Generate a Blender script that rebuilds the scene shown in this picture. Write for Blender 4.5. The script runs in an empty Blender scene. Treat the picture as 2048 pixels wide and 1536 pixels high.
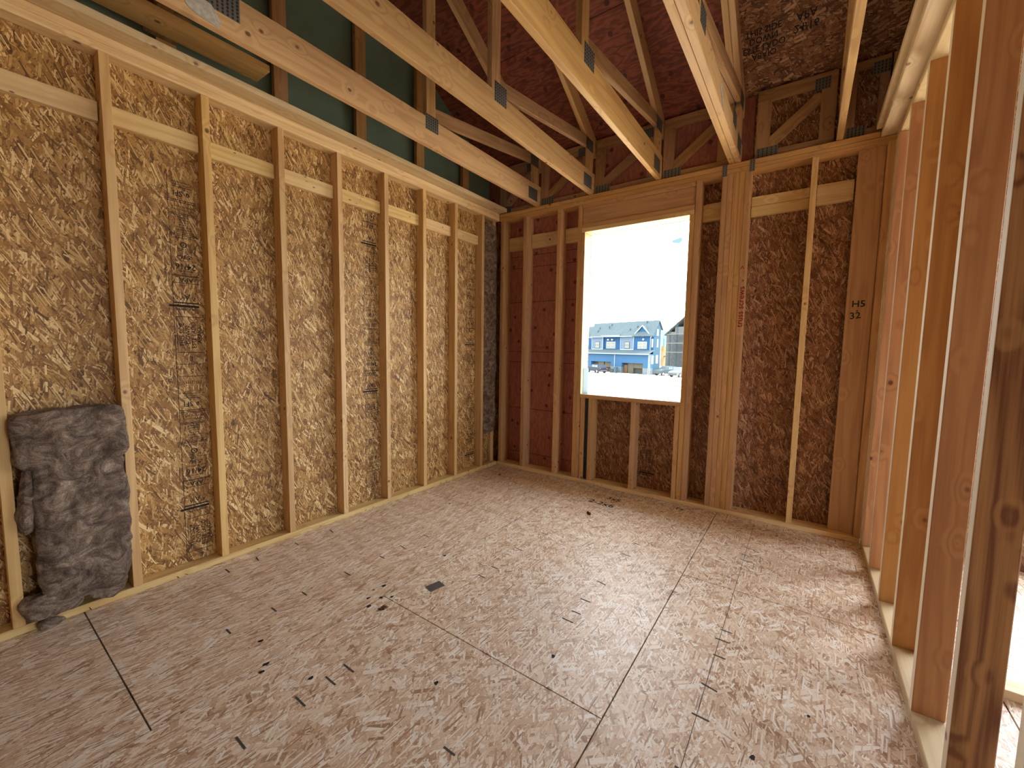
import bpy, bmesh, math, random
from mathutils import Vector, Matrix, noise
random.seed(7)
R = math.radians
SC = bpy.context.scene
COL = SC.collection

# ------------------------------------------------------------------ camera, world, sun, exposure
cam = bpy.data.objects.new('camera', bpy.data.cameras.new('camera'))
COL.objects.link(cam)
cam.data.sensor_fit = 'HORIZONTAL'; cam.data.sensor_width = 36.0
cam.data.lens = 823.98 / 2048 * 36.0
cam.data.clip_start = .02; cam.data.clip_end = 5000
YAW, PIT, ROL = .61701, -.086297, .015305
fw = Vector((-math.sin(YAW)*math.cos(PIT), math.cos(YAW)*math.cos(PIT), math.sin(PIT)))
r0 = Vector((math.cos(YAW), math.sin(YAW), 0)); u0 = r0.cross(fw)
rr = math.cos(ROL)*r0 + math.sin(ROL)*u0; uu = -math.sin(ROL)*r0 + math.cos(ROL)*u0
cam.matrix_world = Matrix(((rr.x, uu.x, -fw.x, 2.80958), (rr.y, uu.y, -fw.y, -3.67819), (rr.z, uu.z, -fw.z, 1.32414), (0, 0, 0, 1)))
SC.camera = cam

SKY = 12.0
CLOUD = (-.242, .941, .235)   # direction of a small blue gap in the clouds
world = bpy.data.worlds.new('sky'); SC.world = world; world.use_nodes = True
wn, wl = world.node_tree.nodes, world.node_tree.links
wn.clear()
w_out = wn.new('ShaderNodeOutputWorld'); w_bg = wn.new('ShaderNodeBackground'); w_bg.inputs['Strength'].default_value = SKY
w_tc = wn.new('ShaderNodeTexCoord'); w_map = wn.new('ShaderNodeMapping'); w_map.inputs['Scale'].default_value = (3, 3, 9)
w_ns = wn.new('ShaderNodeTexNoise'); w_ns.inputs['Scale'].default_value = 1.6; w_ns.inputs['Detail'].default_value = 5
w_rp = wn.new('ShaderNodeValToRGB')
w_rp.color_ramp.elements[0].position = .42; w_rp.color_ramp.elements[0].color = (.62, .80, 1, 1)
w_rp.color_ramp.elements[1].position = .56; w_rp.color_ramp.elements[1].color = (1, .985, .96, 1)
wl.new(w_tc.outputs['Generated'], w_map.inputs['Vector']); wl.new(w_map.outputs['Vector'], w_ns.inputs['Vector'])
wl.new(w_ns.outputs['Fac'], w_rp.inputs['Fac']); 
w_df = wn.new('ShaderNodeVectorMath'); w_df.operation = 'SUBTRACT'; w_df.inputs[1].default_value = CLOUD; wl.new(w_tc.outputs['Generated'], w_df.inputs[0])
w_sc = wn.new('ShaderNodeVectorMath'); w_sc.operation = 'MULTIPLY'; w_sc.inputs[1].default_value = (1, 1, 2.6); wl.new(w_df.outputs[0], w_sc.inputs[0])
w_ln = wn.new('ShaderNodeVectorMath'); w_ln.operation = 'LENGTH'; wl.new(w_sc.outputs[0], w_ln.inputs[0])
w_n2 = wn.new('ShaderNodeTexNoise'); w_n2.inputs['Scale'].default_value = 45; wl.new(w_tc.outputs['Generated'], w_n2.inputs['Vector'])
w_ad = wn.new('ShaderNodeMath'); w_ad.operation = 'MULTIPLY_ADD'; w_ad.inputs[1].default_value = .045; wl.new(w_n2.outputs['Fac'], w_ad.inputs[0]); wl.new(w_ln.outputs['Value'], w_ad.inputs[2])
w_mr = wn.new('ShaderNodeMapRange'); w_mr.inputs[1].default_value = .030; w_mr.inputs[2].default_value = .052; wl.new(w_ad.outputs[0], w_mr.inputs[0])
w_mx = wn.new('ShaderNodeMix'); w_mx.data_type = 'RGBA'; w_mx.inputs[6].default_value = (.046, .072, .078, 1)
wl.new(w_mr.outputs[0], w_mx.inputs[0]); wl.new(w_rp.outputs['Color'], w_mx.inputs[7]); wl.new(w_mx.outputs[2], w_bg.inputs['Color']); wl.new(w_bg.outputs['Background'], w_out.inputs['Surface'])

sun = bpy.data.objects.new('sun', bpy.data.lights.new('sun', 'SUN')); COL.objects.link(sun)
sun.data.energy = 18.0; sun.data.angle = R(1.5); sun.data.color = (1, .95, .86)
sun.rotation_euler = Vector((-.62, -.03, -.78)).to_track_quat('-Z', 'Y').to_euler()

def portal(loc, sx, sy, aim):
    l = bpy.data.lights.new('daylight_portal', 'AREA'); l.shape = 'RECTANGLE'; l.size = sx; l.size_y = sy
    l.cycles.is_portal = True
    o = bpy.data.objects.new('daylight_portal', l); COL.objects.link(o); o.location = loc
    o.rotation_euler = Vector(aim).to_track_quat('-Z', 'Z').to_euler()
portal((1.49, .17, 1.66), .95, 1.56, (0, -1, 0))
portal((4.75, .17, 1.35), 1.9, 2.1, (0, -1, 0))
portal((7.55, -2.4, 1.45), 1.6, 2.1, (-1, 0, 0))

SC.view_settings.view_transform = 'Standard'; SC.view_settings.look = 'None'
SC.view_settings.gamma = 1; SC.view_settings.use_curve_mapping = False
SC.view_settings.exposure = 0.0

# ------------------------------------------------------------------ material helpers
def srgb(r, g, b):
    f = lambda c: (c/255/12.92) if c/255 <= .04045 else ((c/255+.055)/1.055)**2.4
    return (f(r), f(g), f(b), 1)
class NT:
    def __init__(s, name):
        s.m = bpy.data.materials.new(name); s.m.use_nodes = True
        s.t = s.m.node_tree; s.n = s.t.nodes; s.l = s.t.links
        s.n.clear(); s.out = s.n.new('ShaderNodeOutputMaterial'); s.b = s.n.new('ShaderNodeBsdfPrincipled')
        s.l.new(s.b.outputs[0], s.out.inputs['Surface'])
    def new(s, k, **kw):
        x = s.n.new(k)
        for a, v in kw.items(): setattr(x, a, v)
        return x
    def put(s, a, b): s.l.new(a, b)
    def math(s, op, a, b=None, c=None):
        x = s.new('ShaderNodeMath', operation=op)
        for i, v in enumerate((a, b, c)):
            if v is None: continue
            if isinstance(v, (int, float)): x.inputs[i].default_value = v
            else: s.put(v, x.inputs[i])
        return x.outputs[0]
    def mix(s, f, a, b, mode='MIX'):
        x = s.new('ShaderNodeMix', data_type='RGBA', blend_type=mode)
        for i, v in ((0, f), (6, a), (7, b)):
            if isinstance(v, (int, float)): x.inputs[i].default_value = v
            elif isinstance(v, tuple): x.inputs[i].default_value = v
            else: s.put(v, x.inputs[i])
        return x.outputs[2]
    def noise(s, vec, scale, detail=2, rough=.5, dim='3D'):
        x = s.new('ShaderNodeTexNoise', noise_dimensions=dim)
        x.inputs['Scale'].default_value = scale; x.inputs['Detail'].default_value = detail; x.inputs['Roughness'].default_value = rough
        if vec is not None: s.put(vec, x.inputs['Vector'])
        return x
    def ramp(s, f, stops, interp='LINEAR'):
        x = s.new('ShaderNodeValToRGB'); x.color_ramp.interpolation = interp
        e = x.color_ramp.elements
        while len(e) < len(stops): e.new(.5)
        for i, (p, c) in enumerate(stops): e[i].position = p; e[i].color = c
        s.put(f, x.inputs['Fac']); return x.outputs['Color']
    def maps(s, vec, scale=(1, 1, 1), rot=(0, 0, 0), loc=(0, 0, 0), kind='POINT'):
        x = s.new('ShaderNodeMapping', vector_type=kind)
        x.inputs['Scale'].default_value = scale; x.inputs['Rotation'].default_value = rot; x.inputs['Location'].default_value = loc
        s.put(vec, x.inputs['Vector']); return x.outputs['Vector']
def plain(name, col, rough=.6, metal=0, emit=None):
    t = NT(name); t.b.inputs['Base Color'].default_value = col; t.b.inputs['Roughness'].default_value = rough; t.b.inputs['Metallic'].default_value = metal
    return t.m
def speck(name, c1, c2, scale=30, rough=.8, bump=0, stretch=(1, 1, 1)):
    t = NT(name); tc = t.new('ShaderNodeTexCoord'); v = t.maps(tc.outputs['Object'], stretch)
    n = t.noise(v, scale, 5, .6)
    t.put(t.ramp(n.outputs['Fac'], [(.35, c1), (.65, c2)]), t.b.inputs['Base Color']); t.b.inputs['Roughness'].default_value = rough
    if bump:
        b = t.new('ShaderNodeBump'); b.inputs['Strength'].default_value = bump; b.inputs['Distance'].default_value = .01
        t.put(n.outputs['Fac'], b.inputs['Height']); t.put(b.outputs[0], t.b.inputs['Normal'])
    return t.m

def osb(name, axes, tones, angles, L=.19, W=.026, rough=.6, rimk=.38, seed=0):
    """strand board: layers of little rectangles, each layer laid at its own angle"""
    t = NT(name); tc = t.new('ShaderNodeTexCoord'); sp = t.new('ShaderNodeSeparateXYZ'); t.put(tc.outputs['Object'], sp.inputs[0])
    cb = t.new('ShaderNodeCombineXYZ'); t.put(sp.outputs[axes[0]], cb.inputs[0]); t.put(sp.outputs[axes[1]], cb.inputs[1])
    wp = t.noise(cb.outputs[0], 2.4, 1)
    wv = t.new('ShaderNodeVectorMath', operation='MULTIPLY_ADD'); t.put(wp.outputs['Color'], wv.inputs[0]); wv.inputs[1].default_value = (.06, .06, 0); t.put(cb.outputs[0], wv.inputs[2])
    vec = wv.outputs[0]
    bn = t.noise(vec, 22, 4, .7)
    col = t.ramp(bn.outputs['Fac'], [(.3, tones[0]), (.5, tones[1]), (.72, tones[2])])
    rough_mix = None
    for i, ang in enumerate(angles):
        k = (1.1, .9, .6, 1.0, .45, .75, .36, .9, .45, .75)[i]; kw = (1.4, 1.0, .55, 1.1, .35, .8, .30, .75, .35, .22)[i]
        mp = t.maps(vec, (L*k, W*kw*1.4, 1), (0, 0, R(ang)), (seed*3.1+i*7.7, i*3.3+seed*1.7, 0), 'TEXTURE')
        vo = t.new('ShaderNodeTexVoronoi', voronoi_dimensions='2D', distance='CHEBYCHEV'); vo.inputs['Scale'].default_value = 1; vo.inputs['Randomness'].default_value = .95
        t.put(mp, vo.inputs['Vector'])
        sc = t.new('ShaderNodeSeparateColor'); t.put(vo.outputs['Color'], sc.inputs[0])
        rad = t.math('MULTIPLY_ADD', sc.outputs[1], .30, .06)
        m = t.math('LESS_THAN', vo.outputs['Distance'], rad)
        gn = t.noise(mp, 5.0, 2, .6)
        tone = t.math('MULTIPLY_ADD', gn.outputs['Fac'], .30, t.math('MULTIPLY_ADD', sc.outputs[0], .86, -.10))
        c = t.ramp(tone, [(.02, tones[0]), (.22, tones[1]), (.62, tones[2]), (.97, tones[3])])
        rim = t.math('LESS_THAN', vo.outputs['Distance'], t.math('ADD', rad, .035))
        col = t.mix(t.math('MULTIPLY', rim, rimk), col, tones[0])  # painted shadow line around each strand's edge
        col = t.mix(m, col, c)
    t.put(col, t.b.inputs['Base Color']); t.b.inputs['Roughness'].default_value = rough
    bw = t.new('ShaderNodeRGBToBW'); t.put(col, bw.inputs[0])
    b = t.new('ShaderNodeBump'); b.inputs['Strength'].default_value = .25; b.inputs['Distance'].default_value = .002
    t.put(bw.outputs[0], b.inputs['Height']); t.put(b.outputs[0], t.b.inputs['Normal'])
    return t.m

def lumber(name, light, dark, knot, knots=.095, rough=.55, contrast=1.0, ks=(7, 7, 5.5), pull=9):
    t = NT(name); tc = t.new('ShaderNodeTexCoord'); oi = t.new('ShaderNodeObjectInfo')
    off = t.new('ShaderNodeVectorMath', operation='MULTIPLY_ADD'); cc = t.new('ShaderNodeCombineXYZ')
    for i in range(3): t.put(oi.outputs['Random'], cc.inputs[i])
    t.put(cc.outputs[0], off.inputs[0]); off.inputs[1].default_value = (37, 53, 71); t.put(tc.outputs['Object'], off.inputs[2])
    v = off.outputs[0]
    # knots pull the grain around them
    kv = t.maps(v, ks); vo = t.new('ShaderNodeTexVoronoi'); vo.inputs['Scale'].default_value = 1; t.put(kv, vo.inputs['Vector'])
    near = t.new('ShaderNodeMapRange'); near.inputs[1].default_value = .05; near.inputs[2].default_value = .34; near.inputs[3].default_value = 1; near.inputs[4].default_value = 0
    t.put(vo.outputs['Distance'], near.inputs[0])
    big = t.noise(t.maps(v, (9, 9, .55)), 1, 2, .5)
    ringsrc = t.math('ADD', t.math('MULTIPLY', big.outputs['Fac'], 38), t.math('MULTIPLY', near.outputs[0], pull))
    ring = t.math('MULTIPLY_ADD', t.math('SINE', ringsrc), .5, .5)
    ring = t.math('POWER', ring, 1.7)
    fine = t.noise(t.maps(v, (150, 150, 3.0)), 1, 3, .6)
    blot = t.noise(t.maps(v, (5, 5, 1.2)), 1, 2, .5)
    f = t.math('ADD', t.math('MULTIPLY', ring, .42*contrast), t.math('MULTIPLY_ADD', fine.outputs['Fac'], .75*contrast, t.math('MULTIPLY_ADD', blot.outputs['Fac'], .8, -.62)))
    col = t.mix(f, light, dark)
    hv = t.new('ShaderNodeHueSaturation'); t.put(col, hv.inputs['Color'])
    t.put(t.math('MULTIPLY_ADD', oi.outputs['Random'], .20, .88), hv.inputs['Value'])
    r2 = t.math('FRACT', t.math('MULTIPLY', oi.outputs['Random'], 17.3))
    t.put(t.math('MULTIPLY_ADD', r2, .010, .500), hv.inputs['Hue']); t.put(t.math('MULTIPLY_ADD', r2, .14, .86), hv.inputs['Saturation'])
    kn = t.new('ShaderNodeMapRange'); kn.inputs[1].default_value = knots*.55; kn.inputs[2].default_value = knots; kn.inputs[3].default_value = 1; kn.inputs[4].default_value = 0
    t.put(vo.outputs['Distance'], kn.inputs[0])
    col = t.mix(t.math('MULTIPLY', kn.outputs[0], .85), hv.outputs['Color'], knot)
    t.put(col, t.b.inputs['Base Color']); t.b.inputs['Roughness'].default_value = rough
    b = t.new('ShaderNodeBump'); b.inputs['Strength'].default_value = .12; b.inputs['Distance'].default_value = .001
    t.put(fine.outputs['Fac'], b.inputs['Height']); t.put(b.outputs[0], t.b.inputs['Normal'])
    return t.m

def plywood(name, c1, c2, axes, knot):
    t = NT(name); tc = t.new('ShaderNodeTexCoord'); sp = t.new('ShaderNodeSeparateXYZ'); t.put(tc.outputs['Object'], sp.inputs[0])
    cb = t.new('ShaderNodeCombineXYZ'); t.put(sp.outputs[axes[0]], cb.inputs[0]); t.put(sp.outputs[axes[1]], cb.inputs[1])
    v = cb.outputs[0]
    g = t.noise(t.maps(v, (4, 40, 1)), 1, 4, .6); b0 = t.noise(t.maps(v, (2, 7, 1)), 1, 3, .6)
    s2 = t.math('MULTIPLY_ADD', t.math('SINE', t.math('MULTIPLY', b0.outputs['Fac'], 60)), .22, g.outputs['Fac'])
    col = t.ramp(s2, [(.25, c1), (.75, c2)])
    vo = t.new('ShaderNodeTexVoronoi', voronoi_dimensions='2D'); vo.inputs['Scale'].default_value = 4.2; t.put(v, vo.inputs['Vector'])
    k = t.math('LESS_THAN', vo.outputs['Distance'], .075)
    col = t.mix(t.math('MULTIPLY', k, .75), col, knot)
    t.put(col, t.b.inputs['Base Color']); t.b.inputs['Roughness'].default_value = .75
    return t.m

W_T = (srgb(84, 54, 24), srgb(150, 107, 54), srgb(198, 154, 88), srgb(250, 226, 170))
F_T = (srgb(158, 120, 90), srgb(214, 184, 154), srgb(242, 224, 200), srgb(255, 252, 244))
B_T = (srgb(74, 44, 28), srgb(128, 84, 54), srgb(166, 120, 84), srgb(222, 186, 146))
M = {}
M['osb_left'] = osb('osb_left', (1, 2), W_T, (96, 60, 124, 80, 148, 106, 68, 134, 86, 115), seed=1)
M['osb_back'] = osb('osb_back', (0, 2), B_T, (98, 55, 125, 80, 150, 104, 66, 136, 88, 112), seed=2)
M['osb_roof'] = osb('osb_roof', (0, 1), B_T, (5, 35, 170, 20, 60, 150, 10, 165), L=.13, seed=3)
M['osb_floor_a'] = osb('osb_floor_a', (0, 1), F_T, (92, 76, 108, 66, 98, 118, 84, 104, 93, 72), L=.20, W=.024, rough=.42, rimk=.22, seed=4)
M['osb_floor_b'] = osb('osb_floor_b', (0, 1), F_T, (20, 95, 60, 140, 110, 165, 75, 45, 125, 88), L=.17, W=.030, rough=.42, rimk=.22, seed=5)
M['stud'] = lumber('stud_lumber', srgb(232, 190, 122), srgb(196, 140, 76), srgb(96, 52, 28))
M['plate'] = lumber('plate_lumber', srgb(240, 208, 148), srgb(208, 160, 96), srgb(110, 66, 34))
M['block'] = lumber('blocking_lumber', srgb(238, 206, 146), srgb(206, 160, 98), srgb(52, 32, 20), knots=.15, ks=(34, 34, 13), pull=2)
M['fir_shaded'] = lumber('shaded_fir_lumber', srgb(206, 144, 82), srgb(170, 102, 50), srgb(84, 40, 22))  # darker fir copy: dimness of the right studs' broad faces put into colour
M['fir'] = lumber('fir_lumber', srgb(218, 168, 106), srgb(184, 126, 70), srgb(84, 40, 22))
M['truss'] = lumber('truss_lumber', srgb(222, 178, 114), srgb(184, 132, 76), srgb(90, 48, 26))
M['pale'] = lumber('pale_lumber', srgb(232, 206, 160), srgb(204, 168, 116), srgb(120, 80, 48))
M['edge_lit'] = lumber('lit_edge_lumber', srgb(248, 234, 204), srgb(236, 212, 172), srgb(150, 110, 76), contrast=.6)  # window light on the right stud edges, put into the colour
M['old'] = lumber('weathered_lumber', srgb(196, 150, 104), srgb(150, 104, 66), srgb(70, 44, 30))
M['post'] = lumber('knotty_lumber', srgb(214, 164, 104), srgb(132, 80, 44), srgb(70, 36, 20), knots=.12, contrast=1.4)
M['frt'] = plywood('red_plywood', srgb(160, 100, 90), srgb(182, 118, 104), (2, 0), srgb(72, 30, 28))
M['frt_roof'] = plywood('red_roof_plywood', srgb(112, 56, 44), srgb(150, 84, 62), (0, 1), srgb(60, 28, 24))
M['green'] = speck('green_board', srgb(116, 142, 126), srgb(126, 152, 136), 3)
M['ink'] = plain('black_ink', srgb(24, 22, 22), .8)
M['grey_ink'] = plain('grey_ink', srgb(72, 70, 66), .8)
M['red_ink'] = plain('red_ink', srgb(150, 40, 40), .8)
M['galv'] = plain('galvanised_steel', srgb(128, 130, 128), .5, .35)
M['galv_dark'] = plain('punched_steel', srgb(58, 58, 60), .6, .3)
M['dark'] = plain('dark_gap', srgb(24, 20, 18), .9)
def wool_mat():
    t = NT('mineral_wool'); tc = t.new('ShaderNodeTexCoord')
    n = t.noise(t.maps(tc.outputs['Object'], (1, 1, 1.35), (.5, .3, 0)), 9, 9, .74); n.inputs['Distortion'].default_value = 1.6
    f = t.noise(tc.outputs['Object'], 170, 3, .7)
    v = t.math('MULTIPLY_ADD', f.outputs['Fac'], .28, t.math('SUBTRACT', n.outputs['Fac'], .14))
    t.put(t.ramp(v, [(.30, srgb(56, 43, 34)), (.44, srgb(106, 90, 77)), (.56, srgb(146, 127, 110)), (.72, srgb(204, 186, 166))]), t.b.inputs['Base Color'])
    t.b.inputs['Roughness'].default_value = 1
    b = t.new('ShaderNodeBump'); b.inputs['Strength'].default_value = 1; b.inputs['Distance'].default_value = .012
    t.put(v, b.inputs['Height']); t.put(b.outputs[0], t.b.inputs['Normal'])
    return t.m
M['wool'] = wool_mat()
M['paper'] = speck('torn_paper', srgb(178, 176, 168), srgb(206, 204, 196), 60, .8)
M['flash'] = plain('blue_flashing', (.05, .105, .125, 1), .5)
M['nail'] = plain('nail_steel', srgb(70, 68, 66), .4, .8)

# ------------------------------------------------------------------ mesh helpers
def link(name, bm, mat, parent=None, mw=None):
    me = bpy.data.meshes.new(name); bm.to_mesh(me); bm.free()
    for mm in (mat if isinstance(mat, (list, tuple)) else [mat]): me.materials.append(mm)
    o = bpy.data.objects.new(name, me); COL.objects.link(o)
    if mw is not None: o.matrix_world = mw
    if parent is not None:
        o.parent = parent
        if mw is not None: o.matrix_local = parent_inv(parent) @ mw
    return o
def parent_inv(p):
    m = p.matrix_basis.copy(); q = p.parent
    while q: m = q.matrix_basis @ m; q = q.parent
    return m.inverted()
def tag(o, label=None, cat=None, group=None, kind=None):
    if label: o['label'] = label
    if cat: o['category'] = cat
    if group: o['group'] = group
    if kind: o['kind'] = kind
    return o
def addbox(bm, x0, x1, y0, y1, z0, z1, mi=0, bev=0):
    vs = [bm.verts.new((x, y, z)) for x in (x0, x1) for y in (y0, y1) for z in (z0, z1)]
    fs = []
    for q in ((0, 1, 3, 2), (4, 6, 7, 5), (0, 4, 5, 1), (2, 3, 7, 6), (0, 2, 6, 4), (1, 5, 7, 3)):
        f = bm.faces.new([vs[i] for i in q]); f.material_index = mi; fs.append(f)
    if bev:
        es = list({e for f in fs for e in f.edges})
        bmesh.ops.bevel(bm, geom=es, offset=bev, segments=2, affect='EDGES', profile=.5)
def stick(name, p0, p1, side, w, t, mat, parent=None, bev=.0025):
    """a board from p0 to p1 (centre line), w wide along `side`, t thick; its grain runs along it"""
    p0, p1, side = Vector(p0), Vector(p1), Vector(side)
    z = (p1-p0); L = z.length; z.normalize(); x = (side - z*side.dot(z)).normalized(); y = z.cross(x)
    bm = bmesh.new(); addbox(bm, -w/2, w/2, -t/2, t/2, -L/2, L/2, bev=bev)
    c = (p0+p1)/2
    mw = Matrix(((x.x, y.x, z.x, c.x), (x.y, y.y, z.y, c.y), (x.z, y.z, z.z, c.z), (0, 0, 0, 1)))
    return link(name, bm, mat, parent, mw)
def board(name, x0, x1, y0, y1, z0, z1, mat, parent=None, bev=.0025):
    d = [x1-x0, y1-y0, z1-z0]; a = d.index(max(d)); c = [(x0+x1)/2, (y0+y1)/2, (z0+z1)/2]
    p0, p1 = list(c), list(c); p0[a] -= d[a]/2; p1[a] += d[a]/2
    o = [i for i in range(3) if i != a]; s = [0, 0, 0]; k = o[0] if d[o[0]] >= d[o[1]] else o[1]; s[k] = 1
    j = o[1] if k == o[0] else o[0]
    return stick(name, p0, p1, s, d[k], d[j], mat, parent, bev)
def empty(name, loc, label, cat, group=None):
    o = bpy.data.objects.new(name, None); COL.objects.link(o); o.location = loc; o.empty_display_size = .1
    return tag(o, label, cat, group)
def sheet(name, boxes, mat, kind='structure', parent=None):
    bm = bmesh.new()
    for b in boxes: addbox(bm, *b[:6], mi=(b[6] if len(b) > 6 else 0))
    o = link(name, bm, mat, parent)
    if kind: tag(o, kind=kind)
    return o

def text_into(bm, s, size, mat4):
    cu = bpy.data.curves.new('t', 'FONT'); cu.body = s; cu.size = size; cu.align_x = 'CENTER'; cu.align_y = 'CENTER'; cu.resolution_u = 2; cu.offset = size*.014
    ob = bpy.data.objects.new('t', cu); COL.objects.link(ob)
    bpy.context.view_layer.update()
    me = bpy.data.meshes.new_from_object(ob.evaluated_get(bpy.context.evaluated_depsgraph_get()))
    me.transform(mat4); bm.from_mesh(me)
    bpy.data.meshes.remove(me); bpy.data.objects.remove(ob); bpy.data.curves.remove(cu)
def frame(o, ux, uy):
    ux, uy = Vector(ux), Vector(uy); n = ux.cross(uy)
    return Matrix(((ux.x, uy.x, n.x, o[0]), (ux.y, uy.y, n.y, o[1]), (ux.z, uy.z, n.z, o[2]), (0, 0, 0, 1)))
def rect_into(bm, F, x0, x1, y0, y1):
    bm.faces.new([bm.verts.new(F @ Vector((a, b, 0))) for a, b in ((x0, y0), (x1, y0), (x1, y1), (x0, y1))])

# ------------------------------------------------------------------ structure: floor, walls, roof
H = 2.698; P = .038
RZR = lambda y: 3.312 - .5833*y
bm = bmesh.new(); g = .0028
def quad(x0, x1, y0, y1, mi):
    addbox(bm, x0+g, x1-g, y0+g, y1-g, -.018, 0, mi)
quad(-.1, 1.06, -1.13, .14, 0); quad(-.1, 1.06, -3.32, -1.13, 0); quad(-.1, 1.06, -5.76, -3.32, 0); quad(-.1, 1.06, -7.6, -5.76, 0)
quad(1.06, 2.293, -2.36, .14, 1); quad(1.06, 2.293, -4.8, -2.36, 1); quad(1.06, 2.293, -7.6, -4.8, 1)
quad(2.293, 3.512, -1.165, .14, 1); quad(2.293, 3.512, -3.605, -1.165, 1); quad(2.293, 3.512, -7.6, -3.605, 1)
quad(3.512, 4.731, -2.36, .14, 1); quad(3.512, 4.731, -7.6, -2.36, 1); quad(4.731, 7.6, -3.6, .14, 1); quad(4.731, 7.6, -7.6, -3.6, 1)
addbox(bm, -.1, 7.6, -7.6, .14, -.05, -.02, 2)
floor = tag(link('floor', bm, [M['osb_floor_a'], M['osb_floor_b'], M['dark']]), kind='structure')

TK = [(2.55,-.55,2.61,-.56),(2.55,-.67,2.61,-.68),(2.55,-.75,2.61,-.76),(2.56,-1.57,2.61,-1.57),(2.55,-1.65,2.61,-1.65),(2.56,-1.77,2.61,-1.77),(2.55,-1.97,2.61,-1.98),(2.55,-2.14,2.61,-2.14),(2.55,-2.38,2.6,-2.385),(1.91,-1.14,1.97,-1.15),(1.91,-1.54,1.97,-1.55),(1.91,-1.75,1.97,-1.75),(1.92,-1.87,1.97,-1.87),(1.91,-1.95,1.97,-1.95),(.09,-2.58,.15,-2.59),(.1,-2.75,.16,-2.75),(.09,-2.34,.14,-2.34),(.09,-2.09,.15,-2.1),(.68,-2.6,.73,-2.6),(.69,-2.76,.74,-2.76),(.69,-2.96,.74,-2.96),(1.32,-2.76,1.39,-2.76),(1.32,-2.84,1.39,-2.84),(1.32,-2.96,1.39,-2.96),(1.32,-3.16,1.39,-3.16),(.68,-2.35,.74,-2.35),(.69,-2.11,.74,-2.11),(.68,-1.94,.74,-1.95),(.69,-1.74,.74,-1.74),(1.91,-2.77,1.96,-2.77),(1.33,-1.9,1.38,-1.905),(1.33,-1.78,1.38,-1.78),(1.32,-1.5,1.37,-1.505),(1.33,-1.2,1.38,-1.2),(1.92,-.95,1.97,-.955),(1.33,-.9,1.38,-.905)]
bm = bmesh.new(); F0 = frame((0, 0, .0006), (1, 0, 0), (0, 1, 0))
for a, b, c, d in TK:
    wd = .0035
    bm.faces.new([bm.verts.new((x, y, .0007)) for x, y in ((a, b-wd), (c, d-wd), (c, d+wd), (a, b+wd))])
rect_into(bm, F0, 2.566, 2.568, -2.6, -.08)
tag(link('nailing_marks', bm, M['grey_ink'], floor), 'row of short grey dashes and a chalk line printed on the boards')
bm = bmesh.new()
for s, x, y, sz in (('2-2x6', 1.45, -.40, .10), ('3x5', 1.50, -.24, .085), ('Fx', 2.03, -.11, .07)):
    text_into(bm, s, sz, frame((x, y, .0008), (1, -.05, 0), (.05, 1, 0)))
tag(link('handwritten_notes', bm, M['ink'], floor), 'black handwritten lumber sizes on the floor')
bm = bmesh.new()
random.seed(3)
for x, y in [(.97,-2.36),(.98,-2.3),(1.01,-2.42),(1.06,-2.38),(1.07,-2.46),(1.06,-2.95),(1.09,-2.98),(.83,-1.86),(1.01,-1.86),(1.1,-2.34),(1.28,-2.88),(.42,-1.2),(2.0,-2.2),(2.9,-1.9),(2.75,-2.2),(1.7,-2.6),(.9,-2.9)]:
    r = random.uniform(.005, .011); vs = []
    for k in range(9):
        a = k*math.tau/9; q = r*random.uniform(.6, 1.2); vs.append(bm.verts.new((x+q*math.cos(a), y+q*1.3*math.sin(a), .0007)))
    bm.faces.new(vs)
tag(link('dark_stain_spots', bm, M['ink'], floor), 'small dark spots scattered along the board seams')

# left wall sheathing, party board above, both with printed stamps
wall_left = sheet('wall_left', [(-.104, -.0895, -7.6, .14, -.02, 2.774)], M['osb_left'])
wall_party = sheet('wall_upper_left', [(-.215, -.2, -7.6, .08, 2.70, 7.2), (-.2, -.104, -7.6, .08, 2.70, 2.715)], M['green'])
# back wall sheathing: red plywood by the corner, strand board beyond
X0, X1, ZS, ZT = 1.026, 1.958, .888, 2.436
wall_back = sheet('wall_back', [(-.104, .992, .1405, .155, -.02, 2.776, 1), (.992, X0, .1405, .155, -.02, 2.776), (X0, X1, .1405, .155, -.02, ZS-.02), (X0, X1, .1405, .155, ZT, 2.776),
    (X1, 3.8, .1405, .155, -.02, 2.776), (3.8, 5.7, .1405, .155, -.02, .3), (3.8, 5.7, .1405, .155, 2.4, 2.776), (5.7, 7.6, .1405, .155, -.02, 2.776)], [M['osb_back'], M['frt']])
bm = bmesh.new()
for z in (2.327, 2.202, 1.831, 1.29, 1.176, .658, .157):
    addbox(bm, .06, .95, .1396, .1404, z-.0025, z+.0015)
link('plywood_line', bm, M['dark'], wall_back)
# eave closure above the plates (two narrow slits let daylight through)
eave = sheet('wall_eave', [(-.2, 2.384, .07, .08, 2.775, 3.262, 1), (2.388, 3.128, .07, .08, 2.775, 3.262), (3.134, 7.6, .07, .08, 2.775, 3.262), (-.2, .02, .07, .08, 2.6, 2.775, 1), (2.384, 2.388, .07, .08, 2.775, 2.82), (2.384, 2.388, .07, .08, 3.19, 3.262),
    (3.128, 3.134, .07, .08, 2.775, 3.12), ], [M['osb_back'], M['frt']])
wall_right_outer = sheet('wall_far_right', [(7.6, 7.62, -7.6, .155, -.02, .4), (7.6, 7.62, -7.6, -3.2, .4, 2.77), (7.6, 7.62, -1.6, .155, .4, 2.77), (7.6, 7.62, -3.2, -1.6, 2.5, 2.77), (7.6, 7.62, -7.6, .155, 2.77, 7.2)], M['osb_back'])
wall_rear = sheet('wall_rear', [(-.104, 7.62, -7.62, -7.6, -.02, 7.2)], M['osb_back'])
bm = bmesh.new()
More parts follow.
